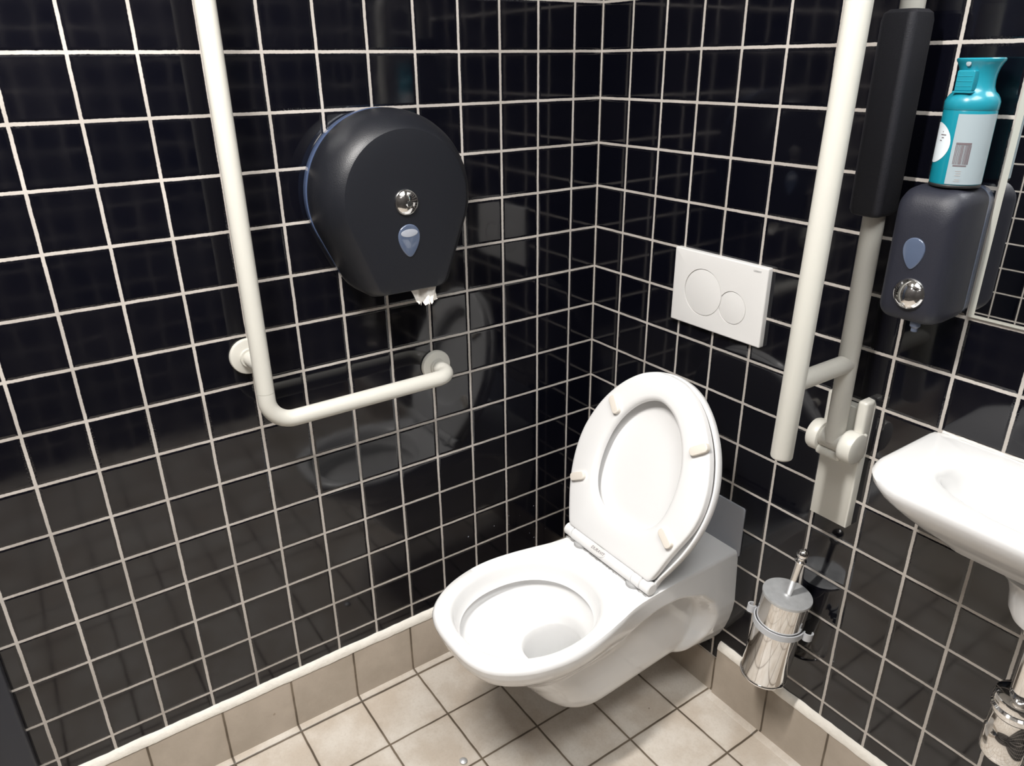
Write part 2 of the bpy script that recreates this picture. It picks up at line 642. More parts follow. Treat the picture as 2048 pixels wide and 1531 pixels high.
t = thing('ceiling_light', 'wide square fill light panel added out of view near the mirror', 'light', (FILLX, FILLY, LZ))  # made-up fixture that houses the fill lamp
build('housing', [rbox(FILLX - .32, FILLX + .32, FILLY - .47, FILLY + .47, LZ - 0.045, LZ - 0.0005, 0.006)], 'white_plastic', t)
build('diffuser', [rbox(FILLX - .29, FILLX + .29, FILLY - .44, FILLY + .44, LZ - 0.060, LZ - 0.040, 0.006)], 'emit', t)


# ------------------------------------------------------------------ toilet
TX = 0.403
toilet = thing('toilet', 'long white wall-hung toilet with its seat and lid raised', 'toilet', (TX, 0, 0.10))
TOP = 0.44
W0 = spline_tab([(0.0, .134), (-.10, .134), (-.20, .1345), (-.28, .137), (-.33, .143), (-.38, .156), (-.43, .168), (-.48, .1755),
                 (-.53, .1755), (-.58, .166), (-.62, .151), (-.65, .132), (-.67, .114), (-.685, .092), (-.695, .063), (-.6988, .035)], 240)


def w0(y):
    if y < -.6988:
        return .035 * math.sqrt(max(0, (y + .70) / .0012))
    return interp(y, W0)


LTAB = [(.44, .690), (.436, .694), (.43, .6955), (.415, .692), (.40, .686), (.385, .676), (.37, .660), (.35, .636), (.336, .616),
        (.30, .575), (.25, .530), (.20, .492), (.16, .455), (.142, .43), (.13, .39)]
KTAB = [(.44, .965), (.436, .982), (.43, .99), (.415, .98), (.40, .955), (.385, .915), (.37, .855), (.35, .77), (.336, .70), (.30, .62), (.1, .5)]
WALLTAB = [(.44, .131), (.435, .134), (.30, .142), (.27, .139), (.24, .133), (.21, .124), (.18, .111), (.16, .099), (.142, .080), (.130, .055)]
CORET = [(.44, .096), (.34, .095), (.30, .095), (.25, .094), (.20, .0925), (.175, .089), (.16, .083), (.148, .071), (.138, .050), (.130, .025)]
ARCH = [(-.70, .340), (-.45, .340), (-.40, .344), (-.35, .358), (-.30, .378), (-.25, .388), (-.19, .386), (-.12, .362), (-.085, .33), (-.066, .28), (-.06, .0)]


def outer_pts(z):
    L = interp(z, LTAB)
    k = interp(z, KTAB)
    side = []
    # parameter: arc-like spacing along the top outline
    ys = [0 - i * 0.005 for i in range(123)] + [-.618, -.630, -.642, -.652, -.661, -.669, -.676, -.682, -.687, -.691, -.694, -.6965, -.6985, -.6995, -.70]
    for y0 in ys:
        y = y0 if y0 > -.25 else -.25 - (-.25 - y0) * (L - .25) / .45
        kk = 1 + (k - 1) * (1 - sm(y0, -.47, -.22))
        shell = w0(y0) * kk
        wall = interp(z, WALLTAB)
        if y > -.25:
            shell = wall + (shell - wall) * sm(-y, 0.06, 0.25) if z > .27 else wall
        wc = interp(z, CORET) + interp(z, [(.44, .045), (.36, .038), (.345, .028), (.33, .017), (.31, .006), (.295, 0)]) * sm(-y, .27, .40)
        a = .105
        tt = max(0, (-y - (L - a)) / a)
        core = wc * max(0, 1 - min(1, tt) ** 2.5) ** .4 if y0 > -.70 else 0
        za = interp(y, ARCH)
        m1 = sm(z - za, -.012, .004)
        ya = interp(z, [(.40, -.064), (.27, -.064), (.23, -.074), (.19, -.094), (.16, -.112), (.13, -.12)])
        m2 = sm(y - ya, -.018, .006)
        mm = max(m1, m2)
        x = core + (shell - core) * mm
        zz = z + (.012 * sm(-y, 0, .1) - .016 * sm(-y, .1, .40)) * sm(-z, -.26, -.16)
        side.append((x, y, zz))
    loop = [(TX + x, y, zz) for x, y, zz in side]                     # right side, wall to tip
    loop += [(TX - x, y, zz) for x, y, zz in reversed(side[:-1])]     # left side, tip to wall
    wl = side[0][0]
    nb = 12
    loop += [(TX - wl + 2 * wl * i / nb, -0.0005, z) for i in range(1, nb)]
    return loop


zs = [.44, .4385, .436, .433, .43] + [round(.43 - .0025 * i, 4) for i in range(1, 120)] + [.130]
rings = []
for z in reversed(zs):
    rings.append(outer_pts(z))
# inward rounding of the rim's upper edge is in LTAB/KTAB/WALLTAB; then the opening and the basin
BC = (TX, -.505)
outer_top = rings[-1]
angs = [math.atan2(p[1] - BC[1], p[0] - BC[0]) for p in outer_top]


def egg(a, sx, sy, cy, z):
    ca, sa = math.cos(a), math.sin(a)
    e = 2.15
    r = (abs(ca) ** e + abs(sa) ** e) ** (-1 / e)
    return (TX + sx * r * ca, cy + sy * r * sa, z)


# re-space the angles of the inner rings so that the back edge does not bunch
inner = [(.440, .150, .167, -.503), (.4385, .1455, .162, -.504), (.434, .1415, .158, -.505), (.428, .139, .1555, -.505),
         (.412, .1355, .152, -.505), (.398, .130, .147, -.505), (.3945, .127, .144, -.505), (.396, .132, .149, -.505),
         (.402, .138, .154, -.505), (.39, .141, .156, -.505), (.376, .139, .154, -.504), (.362, .129, .145, -.500), (.348, .113, .128, -.489),
         (.335, .096, .108, -.474), (.322, .081, .090, -.460), (.307, .071, .078, -.448), (.301, .0625, .069, -.440), (.295, .0595, .0665, -.437), (.280, .0575, .064, -.435),
         (.245, .052, .058, -.428), (.213, .047, .053, -.421), (.18, .042, .047, -.41), (.165, .030, .034, -.40), (.160, .010, .012, -.40)]
for z, sx, sy, cy in inner:
    rings.append([egg(a, sx, sy, cy, z) for a in angs])
bowl = build('bowl', [loft(rings)], 'ceramic', toilet, angle=50)
n_out = len(zs) * len(outer_top)
bm = bmesh.new()
bm.from_mesh(bowl.data)
bm.verts.ensure_lookup_table()
soft = [v for v in bm.verts if v.index < n_out and -.60 < v.co.y < -.012 and v.co.z + .10 < .418 and v.co.z + .10 > .14]
for _ in range(9):
    bmesh.ops.smooth_vert(bm, verts=soft, factor=.5, use_axis_x=True, use_axis_y=True, use_axis_z=True)
bm.to_mesh(bowl.data)
bm.free()
build('water', [loft([[egg(2 * math.pi * k / 48, .0455, .0515, -.4205, .200) for k in range(48)],
                      [egg(2 * math.pi * k / 48, .0468, .0530, -.4212, .2125) for k in range(48)]])], 'water', toilet)

# raised seat and lid: local plane leaning back 20 degrees
TILT = math.radians(20)
SO = Vector((0.397, -0.275, 0.457))
SU = Vector((1, 0, 0))
SN = Vector((0, -math.cos(TILT), math.sin(TILT)))
SV = Vector((math.tan(math.radians(1.7)), math.sin(TILT), math.cos(TILT))).normalized()      # the loose seat leans a little sideways
seat_half = spline_tab([(.014, .133), (.05, .151), (.10, .172), (.15, .1855), (.20, .1905), (.25, .186), (.30, .170), (.34, .149),
                        (.375, .122), (.40, .095), (.418, .068), (.430, .036), (.434, .0)], 100)
out_l = [(u, v) for v, u in seat_half]
out_r = [(u * (1 - .06 * math.exp(-((v - .09) / .06) ** 2)), v) for u, v in out_l]
seat_out = out_r + [(-u, v) for u, v in reversed(out_l[:-1])]
hole_half = spline_tab([(.086, .0), (.089, .028), (.10, .062), (.12, .088), (.15, .105), (.19, .1125), (.23, .112), (.27, .105), (.31, .088),
                        (.34, .066), (.36, .042), (.371, .018), (.374, .0)], 80)
hr = [(u, v) for v, u in hole_half]
seat_hole = hr + [(-u, v) for u, v in reversed(hr[1:-1])]
NC = 144
so = polar(seat_out, (0, .215), NC)
sh = polar(seat_hole, (0, .215), NC)


def lift(q, h, o=SO):
    return [tuple(o + SU * a + SV * b + SN * h) for a, b in q]


def lerp2(p, q, t):
    return [(a[0] + (b[0] - a[0]) * t, a[1] + (b[1] - a[1]) * t) for a, b in zip(p, q)]


T = 0.016
rings = [lift(offset(so, .010), -.004), lift(so, -.002), lift(so, .010), lift(offset(so, .0008), .0125), lift(offset(so, .0025), .0142), lift(offset(so, .006), T - .0008), lift(offset(so, .012), T)]
rings += [lift(lerp2(offset(so, .012), offset(sh, -.012), .5), T + .0012)]
rings += [lift(offset(sh, -.012), T + .0005), lift(offset(sh, -.006), T - .001), lift(offset(sh, -.002), T - .005), lift(sh, T - .010),
          lift(sh, .001), lift(offset(sh, -.006), -.004)]
rings.append(rings[0])
seat = build('seat', [loft(rings, False, False)], 'seat', toilet, angle=45)
for (u, v) in ((-.112, .326), (.140, .322), (-.148, .132), (.139, .122)):
    dv = Vector((u, v - .215)).normalized()
    fr = (SO + SU * u + SV * v, SU * dv.x + SV * dv.y, SU * -dv.y + SV * dv.x, SN)
    build('seat_buffer', [slab(rrect(-.022, .022, -.0095, .0095, .008, 6), fr, T - .001, T + .010, .002)], 'ivory', seat)
# lid behind
lo_half = [(u + .004 + .003 * sm(v, .1, .3), v) for v, u in spline_tab([(-.012, .128), (.02, .137), (.05, .151), (.10, .172), (.15, .1855), (.20, .1905), (.25, .186), (.30, .170), (.34, .149),
                                         (.375, .122), (.40, .095), (.418, .068), (.430, .036), (.436, .0)], 100)]
lid_out = lo_half + [(-u, v) for u, v in reversed(lo_half[:-1])]
lo = polar(lid_out, (0, .20), NC)
LH = -.019
rings = [lift(offset(lo, .030), LH - .012), lift(offset(lo, .012), LH - .010), lift(offset(lo, .004), LH - .007), lift(lo, LH - .001), lift(lo, LH + .012),
         lift(offset(lo, .0015), LH + .014), lift(offset(lo, .005), LH + .014), lift(offset(lo, .007), LH + .010), lift(offset(lo, .009), LH + .002), lift(offset(lo, .03), LH - .001),
         lift(offset(lo, .06), LH - .002)]
lid = build('lid', [loft(rings)], 'seat', toilet, angle=45)

# hinge
HO = SO + SV * 0.0 + SN * 0.002


def hp(u, r=.0):
    return HO + SU * u


hinge = build('hinge', [lathe([(.0120, 0), (.0148, .002), (.0148, .024), (.0135, .0255)], hp(-.141), SU, 32),
                        lathe([(.0140, 0), (.0158, .001), (.0158, .2005), (.0140, .2015)], hp(-.113), SU, 40),
                        lathe([(.0140, 0), (.0158, .001), (.0158, .022), (.0140, .023)], hp(.0895), SU, 32),
                        lathe([(.0135, 0), (.0148, .0012), (.0148, .025), (.0120, .027)], hp(.114), SU, 32),
                        slab([(-.106, .004), (.11, .004), (.11, .030), (-.106, .030)], (SO, SU, SV, SN), -.003, .010, .002)],
              'seat', toilet)
for u in (-.088, .088):
    build('hinge_foot', [lathe([(.018, 0), (.0185, .002), (.017, .006), (.010, .010)], (SO.x + u, SO.y - .004, TOP + .0003), (0, 0, 1), 28)], 'groove', toilet)
# oval badge with small dark lettering on the hinge tube
bd = Vector((0, -.80, .60)).normalized()
bo = HO + SU * -.020 + bd * .0154
bv = bd.cross(SU) * -1
if bv.z < 0:
    bv = -bv
fr = (bo, SU, bv, bd)
badge_rings = []
badge = build('badge', [slab([(.024 * math.cos(a), .0105 * math.sin(a)) for a in [2 * math.pi * k / 40 for k in range(40)]], fr, -.002, .0012, .0006)],
              'white_plastic', toilet)
badge['label'] = 'pale oval badge'
text('lettering', 'DURAVIT', .0100, bo + bd * .0013, SU, bv, 'ink', badge, shear=.3)
# grime and old sealant along the foot of the hinge
random.seed(3)
pts = [(SO.x - .135 + .0045 * k, SO.y - .012 + random.uniform(-.0012, .0012), TOP + .0002) for k in range(61)]
build('dirt_line', [tube(pts, [abs(random.gauss(.0009, .0007)) + .0002 for _ in pts], 6)], 'ink_pale', toilet)
# grey foam sheet between bowl and wall
build('foam_pad', [slab(rrect(TX - .1395, TX + .1395, .425, .555, .006, 5), ((0, -.0002, 0), (1, 0, 0), (0, 0, 1), (0, -1, 0)), 0, .004, .001)], 'pad_grey', toilet)

# ------------------------------------------------------------------ flush plate
fp = thing('flush_plate', 'white rectangular flush plate with two round buttons on the back wall', 'flush plate', (.405, 0, 1.02))
FR = ((0, 0, 0), (1, 0, 0), (0, 0, 1), (0, -1, 0))
x0, x1, z0, z1 = .284, .530, .9385, 1.104
plate = build('plate', [slab(rrect(x0, x1, z0, z1, .003, 4), FR, 0.0002, .0135, .003)], 'white_plastic', fp)


def carve(obj, cutters):
    """cut shapes out of an object's mesh"""
    tmp = []
    for i, geo_ in enumerate(cutters):
        c = build('cutter', geo_, 'white_plastic', loc=(0, 0, 0))
        tmp.append(c)
        md = obj.modifiers.new('cut', 'BOOLEAN')
        md.operation = 'DIFFERENCE'
        md.solver = 'EXACT'
        md.object = c
    dg = bpy.context.evaluated_depsgraph_get()
    me = bpy.data.meshes.new_from_object(obj.evaluated_get(dg))
    obj.modifiers.clear()
    obj.data = me
    for c in tmp:
        bpy.data.objects.remove(c)
    me.polygons.foreach_set('use_smooth', [True] * len(me.polygons))
    me.set_sharp_from_angle(angle=math.radians(30))



b1 = (.3705, 1.0185, .0515)
b2 = (.4520, 1.0045, .0355)
carve(plate, [[slab(circle(b1[0], b1[1], b1[2], 96), FR, .0100, .0200, .0001, 1)], [slab(circle(b2[0], b2[1], b2[2], 96), FR, .0100, .0200, .0001, 1)]])
build('large_button', [slab(circle(b1[0], b1[1], b1[2] - .0016, 96), FR, .0095, .0126, .0008)], 'white_plastic', fp)
# the small button: a disc with the large button's round cut out of it
sb = []
for k in range(96):
    a = 2 * math.pi * k / 96
    px, pz = b2[0] + (b2[2] - .0016) * math.cos(a), b2[1] + (b2[2] - .0016) * math.sin(a)
    d = math.hypot(px - b1[0], pz - b1[1])
    if d < b1[2] + .0004:
        px = b1[0] + (px - b1[0]) / d * (b1[2] + .0004)
        pz = b1[1] + (pz - b1[1]) / d * (b1[2] + .0004)
    sb.append((px, pz))
build('small_button', [slab(sb, FR, .0095, .0126, .0008)], 'white_plastic', fp)
text('lettering', 'GEBERIT', .0052, (.505, -.0137, 1.0935), (1, 0, 0), (0, 0, 1), 'ink_pale', plate)

# ------------------------------------------------------------------ L-shaped grab bar on the left wall
gb = thing('grab_bar', 'cream white L-shaped grab bar fixed to the left wall under the round roll dispenser', 'grab bar', (0, -.70, .84))
GX, GY, GZ, GR = .075, -.8835, .838, .0168
path = fillet([(GX, GY, .905), (GX, GY, GZ), (GX, -.4745, GZ + .002), (.008, -.4745, GZ + .002)], [.050, .036], 14)
build('lower_tube', [tube(path, GR, 28)], 'rail_white', gb)
path = fillet([(GX, GY, .9057), (GX, GY, 1.86), (.008, GY, 1.86)], [.045], 14)
build('upright_tube', [tube(path, GR, 28), lathe([(GR - .0012, 0), (GR - .0012, .0012)], (GX, GY, .9048), (0, 0, 1), 28)], 'rail_white', gb)
for (y, z) in ((GY - .003, .958), (-.4745, GZ + .002), (GY, 1.86)):
    f = build('flange', [lathe([(.036, .0003), (.036, .006), (.0345, .0085), (.031, .0098), (.022, .011), (.019, .012), (.0185, .018)], (0, y, z), (1, 0, 0), 44)],
              'rail_white', gb)
build('stub', [tube([(.010, GY - .003, .958), (.040, GY - .002, .958), (.066, GY, .958)], .0145, 24)], 'rail_white', gb)

# ------------------------------------------------------------------ jumbo roll dispenser
dp = thing('toilet_roll_dispenser', 'big round black toilet roll dispenser on the left wall', 'dispenser', (0, -.580, 1.245))
DC = (-.580, 1.243)


def disp_outline(R, ch, bot, n=160):
    """circle with a flat chin; coordinates (y, z)"""
    pts = circle(DC[0], DC[1], R, 120)
    for sx in (-1, 1):
        for k in range(7):
            a = math.radians(-90 + (90 * k / 6) * sx) if sx > 0 else math.radians(180 + 90 * k / 6)
            cx = DC[0] + sx * (ch - .022)
            cz = bot + .022
            pts.append((cx + .022 * math.cos(a), cz + .022 * math.sin(a)))
    pts = sorted(set((round(a, 5), round(b, 5)) for a, b in pts))

    def half(ps):
        h = []
        for p in ps:
            while len(h) > 1 and (h[-1][0] - h[-2][0]) * (p[1] - h[-2][1]) - (h[-1][1] - h[-2][1]) * (p[0] - h[-2][0]) <= 0:
                h.pop()
            h.append(p)
        return h
    lo_, up_ = half(pts), half(pts[::-1])
    hull = lo_[:-1] + up_[:-1]
    return polar(hull, DC, n)


def at_x(q, x):
    return [(x, a, b) for a, b in q]


lv = [(.020, .1560, .104, 1.074), (.024, .1590, .106, 1.071), (.040, .1605, .107, 1.069), (.058, .1600, .106, 1.067), (.075, .1580, .103, 1.065),
      (.090, .1540, .099, 1.063), (.103, .1480, .094, 1.060), (.114, .1405, .088, 1.062), (.1215, .1340, .082, 1.064), (.1255, .1290, .077, 1.066),
      (.1265, .1275, .074, 1.067), (.1280, .115, .064, 1.08), (.1295, .08, .045, 1.12), (.1300, .03, .017, 1.19)]
cover = build('cover', [loft([at_x(disp_outline(R, c, b), x) for x, R, c, b in lv])], 'disp_black', dp, angle=25)
lv = [(.0005, .1570, .103, 1.076), (.004, .1590, .104, 1.073), (.0195, .1600, .105, 1.072)]
build('base', [loft([at_x(disp_outline(R, c, b), x) for x, R, c, b in lv])], 'smoke_blue', dp, angle=30)
lock = build('lock', [lathe([(.0245, -.003), (.0245, .002), (.0235, .0042), (.0225, .0046), (.0215, .0044), (.0205, .0050), (.017, .0072), (.012, .0092), (.006, .0102), (0, .0104)],
                     (.1295, -.587, 1.2395), (1, 0, 0), 40)], 'chrome', dp)
build('keyhole', [slab(rrect(-.0035, .0035, -.005, .005, .002, 4), ((.1400, -.585, 1.2375), (0, 1, 0), (0, 0, 1), (1, 0, 0)), -.002, .0012, .0004)], 'dark', lock)


def teardrop(cx, cz, wd, ht, n=56):
    out = []
    for k in range(n):
        a = 2 * math.pi * k / n
        s = math.sin(a)
        wdt = wd / 2 * (1.0 - .48 * (.5 - .5 * s) ** 1.3)
        out.append((cx + wdt * math.cos(a), cz + ht / 2 * s))
    return out


dr = teardrop(-.585, 1.166, .056, .064)
window = build('window', [slab(dr, ((.1265, 0, 0), (0, 1, 0), (0, 0, 1), (1, 0, 0)), 0, .0055, .003)], 'lens', dp)
build('roll_edge', [slab([(-.585 + .018 * math.cos(a), 1.181 + .0075 * math.sin(a)) for a in [2 * math.pi * k / 32 for k in range(32)]],
                         ((.131, 0, 0), (0, 1, 0), (0, 0, 1), (1, 0, 0)), 0, .0014, .0005)], 'lens_pale', window)
# torn end of tissue that hangs out of the dispenser
V, F = [], []
random.seed(8)
nu, nv = 14, 12
for i in range(nu + 1):
    for j in range(nv + 1):
        u, v = i / nu, j / nv
        wdt = .078 * (1 - .42 * v)
        y = -.551 + (u - .5) * wdt + .006 * v
        x = .107 + .007 * math.sin(u * 9 + v * 3) + .004 * math.sin(u * 21 + 5 * v) + .010 * v * v
        z = 1.078 - (.050 + random.uniform(-.005, .005) * (v > .9) - .010 * abs(u - .45)) * v
        V.append((x, y, z))
for i in range(nu):
    for j in range(nv):
        a = i * (nv + 1) + j
        F.append((a, a + 1, a + nv + 2, a + nv + 1))
V2 = [(x - .0006, y, z) for x, y, z in V]
n0 = len(V)
F2 = [tuple(n0 + i for i in reversed(f)) for f in F]
edge = [i * (nv + 1) for i in range(nu + 1)] + [nu * (nv + 1) + j for j in range(1, nv + 1)] + \
       [i * (nv + 1) + nv for i in range(nu - 1, -1, -1)] + [j for j in range(nv - 1, 0, -1)]
F3 = [(edge[k], edge[(k + 1) % len(edge)], edge[(k + 1) % len(edge)] + n0, edge[k] + n0) for k in range(len(edge))]
o = build('tissue_paper', [(V + V2, F + F2 + F3)], 'tissue', loc=(.10, -.556, 1.05), angle=80)
o['label'] = 'torn white tissue end hanging out under the round black dispenser'
o['category'] = 'tissue paper'

# ------------------------------------------------------------------ folding grab rail on the back wall (folded up)
fr_ = thing('folding_grab_rail', 'cream white hinged grab rail folded up on the back wall with a black arm pad', 'grab rail', (.745, 0, .84))
HX = .7445
wp = [(.7035, .646), (.7820, .646), (.7840, .905), (.780, .912), (.768, .914), (.763, .909), (.760, .895), (.725, .895), (.722, .908), (.717, .913),
      (.708, .912), (.7035, .905)]
build('wall_plate', [slab(wp, FR, .0003, .020, .003), rbox(.7645, .7845, -.030, -.002, .800, .9145, .006), rbox(.7040, .7200, -.030, -.002, .800, .9145, .006)],
      'rail_white', fr_)


def drum(xa, xb, cy, cz, r, e=.006):
    return lathe([(r - e, 0), (r - e * .35, e * .3), (r, e), (r, xb - xa - e), (r - e * .35, xb - xa - e * .3), (r - e, xb - xa)], (xa, cy, cz), (1, 0, 0), 36)


br = build('hinge_bracket', [drum(.697, .7215, -.043, .828, .030), drum(.7625, .7900, -.043, .828, .030, .004),
                             rbox(.6975, .7215, -.048, -.016, .802, .852, .006), rbox(.7625, .7895, -.048, -.016, .802, .852, .004),
                             rbox(.716, .768, -.062, -.018, .797, .816, .006)], 'rail_white', fr_)
build('pivot', [drum(.7215, .7625, -.045, .832, .021, .002)], 'rail_grey', fr_)
# wall side arm (flattened tube) and room side arm, joined by a bend at the top
IN0, IN1 = Vector((HX, -.050, .832)), Vector((HX, -.052, 1.60))


def oval_tube(p0, p1, rx, ry, n=28):
    rings = []
    for p in (p0, p1):
        rings.append([(p[0] + rx * math.cos(a), p[1] + ry * math.sin(a), p[2]) for a in [2 * math.pi * k / n for k in range(n)]])
    return loft(rings)


OUT0, OUT1 = Vector((HX, -.2070, .846)), Vector((HX, -.187, 1.56))
build('wall_side_arm', [oval_tube(IN0, IN1, .0172, .0180)], 'rail_grey', fr_)
path = fillet([OUT1 + Vector((0, 0, .002)), (HX, -.185, 1.665), (HX, -.052, 1.665), (HX, -.052, 1.600)], [.05, .05], 12)
build('top_bend', [tube(path, .0186, 26)], 'rail_white', fr_)
d = (OUT1 - OUT0)
build('room_side_arm', [tube([OUT0, OUT0 + d * .002, OUT0 + d * .006, OUT0 + d * .5, OUT1], [.0165, .0180, .0188, .0188, .0188], 28)], 'rail_white', fr_)
build('strut', [tube([(HX, -.196, .985), (HX, -.050, .985)], .0165, 24)], 'rail_grey', fr_)
rings = []
for zz, s in ((1.246, .70), (1.249, .90), (1.256, 1.0), (1.530, 1.0), (1.540, .93), (1.545, .72)):
    rings.append([(HX + a * s, -.056 + b * s, zz) for a, b in rrect(-.0275, .0275, -.034, .030, .012, 6)])
build('arm_pad', [loft(rings)], 'pad_black', fr_)

# ------------------------------------------------------------------ mirror
mr = thing('mirror', 'frameless wall mirror above the hand basin with a pale edge', 'mirror', (1.13, 0, 1.1))
MX0, MX1, MZ0, MZ1 = .9005, 1.38, 1.104, 1.95
build('mirror_edge', [rbox(MX0, MX1, -.0055, -.0003, MZ0, MZ1, .0008, 2)], 'mirror_edge', mr)
build('glass', [box(MX0 + .0095, MX1 - .0055, -.0062, -.0050, MZ0 + .0055, MZ1 - .0055)], 'mirror', mr)

# ------------------------------------------------------------------ soap dispenser
sd = thing('soap_dispenser', 'charcoal wall soap dispenser with a chrome push button beside the mirror', 'soap dispenser', (.852, 0, 1.10))
SX = .8485


def soap_ring(y, hw, zb, zt, rt, rb):
    q = rrect(SX - hw, SX + hw, zb, zt, [rt, rt, rb, rb], 8)
    return [(a, y, b) for a, b in q]


lv = [(-.018, .0490, 1.102, 1.3040, .024, .022), (-.024, .0500, 1.100, 1.3050, .025, .022), (-.060, .0500, 1.098, 1.3050, .026, .022),
      (-.078, .0490, 1.099, 1.3035, .026, .022), (-.090, .0465, 1.101, 1.2990, .026, .022), (-.098, .0425, 1.104, 1.2900, .026, .020),
      (-.103, .0365, 1.109, 1.2790, .024, .018), (-.1055, .0280, 1.120, 1.262, .020, .014), (-.1065, .010, 1.16, 1.22, .008, .008)]
build('cover', [loft([soap_ring(*a) for a in lv])], 'disp_soap', sd, angle=40)
lv = [(-.0005, .0470, 1.104, 1.3020, .022, .020), (-.003, .0490, 1.102, 1.304, .024, .022), (-.0178, .0490, 1.102, 1.304, .024, .022)]
build('base', [loft([soap_ring(*a) for a in lv])], 'smoke_grey', sd, angle=40)
build('push_button', [lathe([(.0215, 0), (.0245, .003), (.0250, .006), (.0240, .0105), (.020, .0155), (.013, .0190), (.006, .0205), (0, .0208)],
                            (.8525, -.098, 1.1475), (0, -1, 0.12), 40)], 'chrome', sd)
build('window', [slab(teardrop(.8470, 1.2090, .040, .048), ((0, -.1045, 0), (1, 0, 0), (0, 0, 1), (0, -1, 0)), -.003, .0040, .002)], 'lens', sd)
build('nozzle', [lathe([(.008, 0), (.008, .008), (.005, .012), (.005, .017), (.0045, .0172)], (.862, -.085, 1.1025), (0, 0, -1), 20)], 'smoke_grey', sd)

# ------------------------------------------------------------------ teal spray can standing on the soap dispenser
cn = thing('spray_can', 'teal air freshener can standing on top of the charcoal soap dispenser', 'spray can', (.858, -.052, 1.3055))
CX, CY, CZ, CR = .8575, -.050, 1.3052, .0345
can = build('can_body', [lathe([(.029, .0), (.0325, .001), (CR - .0006, .004), (CR, .008), (CR, .104), (CR - .0006, .106)], (CX, CY, CZ), (0, 0, 1), 64)],
            'teal_body', cn)
build('base_rim', [lathe([(.0300, -.0001), (.0338, .0005), (.0346, .0030), (.0338, .0055)], (CX, CY, CZ), (0, 0, 1), 48)], 'dark', cn)


def wrap(a0, a1, h0, h1, r, n=16, m=1):
    """thin curved label on the can between two angles (degrees)"""
    V, F = [], []
    for k, rr in enumerate((r, r - .0004)):
        for i in range(n + 1):
            a = math.radians(a0 + (a1 - a0) * i / n)
            for h in (h0, h1):
                V.append((CX + rr * math.cos(a), CY + rr * math.sin(a), CZ + h))
    N = 2 * (n + 1)
    for i in range(n):
        F.append((2 * i, 2 * i + 2, 2 * i + 3, 2 * i + 1))
        F.append((N + 2 * i + 1, N + 2 * i + 3, N + 2 * i + 2, N + 2 * i))
        F.append((2 * i, N + 2 * i, N + 2 * i + 2, 2 * i + 2))
        F.append((2 * i + 1, 2 * i + 3, N + 2 * i + 3, N + 2 * i + 1))
    F.append((0, 1, N + 1, N))
    F.append((2 * n, N + 2 * n, N + 2 * n + 1, 2 * n + 1))
    return V, F


AC = math.degrees(math.atan2(-1.23 - CY, 1.41 - CX))     # direction of the room's middle
lab = build('back_label', [wrap(AC - 22, AC + 76, .006, .1015, CR + .0004, 30)], 'label_grey', can)
lab['label'] = 'pale grey back label with a barcode'
geo = []
a = AC - 14
random.seed(5)
while a < AC + 18:
    wd = random.choice((.7, 1.1, 1.6, 2.2))
    geo.append(wrap(a, a + wd, .034, .060, CR + .0007, 2))
    a += wd + random.choice((.6, .8, 1.2))
geo.append(wrap(AC - 14, AC + 18, .0605, .0635, CR + .0007, 8))
geo.append(wrap(AC - 12, AC + 16, .0310, .0330, CR + .0007, 8))
build('barcode', geo, 'ink', lab)
geo = []
for k, h in enumerate((.024, .021, .018, .0125, .010)):
    geo.append(wrap(AC - 4 + (k % 2) * 2, AC + 8, h, h + .0012, CR + .0007, 5))
build('small_print', geo, 'ink_pale', lab)
# white disc of the front label, seen at the can's left side
V, F = [], []
ac = AC - 74
NR, NA = 6, 36
for k in range(NR + 1):
    for j in range(NA):
        t = 2 * math.pi * j / NA
        rr = .028 * k / NR
        a = math.radians(ac) + rr * math.cos(t) / CR
        V.append((CX + (CR + .0005) * math.cos(a), CY + (CR + .0005) * math.sin(a), CZ + .061 + rr * math.sin(t)))
for k in range(NR):
    for j in range(NA):
        F.append((k * NA + j, k * NA + (j + 1) % NA, (k + 1) * NA + (j + 1) % NA, (k + 1) * NA + j))
fl = build('front_label', [(V, F)], 'label_white', can)
geo = []
for k in range(4):
    geo.append(wrap(ac + 16 + (k % 2) * 4, ac + 22 + (k % 3) * 5, .064 + .004 * k, .0652 + .004 * k, CR + .0008, 4))
build('leaf_mark', geo, 'ink', fl)
build('cap', [lathe([(CR - .0004, .106), (CR + .0004, .107), (CR + .0004, .117), (CR - .0015, .122), (.0300, .1265), (.0262, .130), (.0238, .136), (.0230, .145),
                     (.0235, .153), (.0255, .161), (.0285, .1675), (.0302, .170), (.0304, .1725), (.0292, .1737), (.0262, .1730), (.022, .168), (.006, .167)], (CX, CY, CZ), (0, 0, 1), 56)],
      'teal', cn, angle=40)
ta = math.radians(AC - 30)
td = Vector((math.cos(ta), math.sin(ta), 0))
ts = Vector((-td.y, td.x, 0))
tc = Vector((CX, CY, CZ))
geo = [slab(rrect(-.0125, .0125, .131, .158, .002, 3), (tc, ts, (0, 0, 1), td), .019, .0305, .0015),
       slab(rrect(-.0135, .0135, .1285, .1310, .001, 3), (tc, ts, (0, 0, 1), td), .019, .0325, .0006)]
for h in (.137, .1435, .150):
    geo.append(slab(rrect(-.0110, .0110, h, h + .0010, .0004, 2), (tc, ts, (0, 0, 1), td), 0.0300, .0309, .0003))
build('trigger', geo, 'teal', cn)
build('spray_nozzle', [lathe([(.0035, 0), (.0035, .004), (.002, .0045)], tc + td * .0250 + Vector((0, 0, .1665)), td, 14)], 'label_grey', cn)

# ------------------------------------------------------------------ hand basin
bs = thing('hand_basin', 'small white ceramic hand basin on the back wall under the mirror', 'basin', (1.12, 0, .75))
BX0, BX1, BT = .8850, 1.425, .899
NB = 168


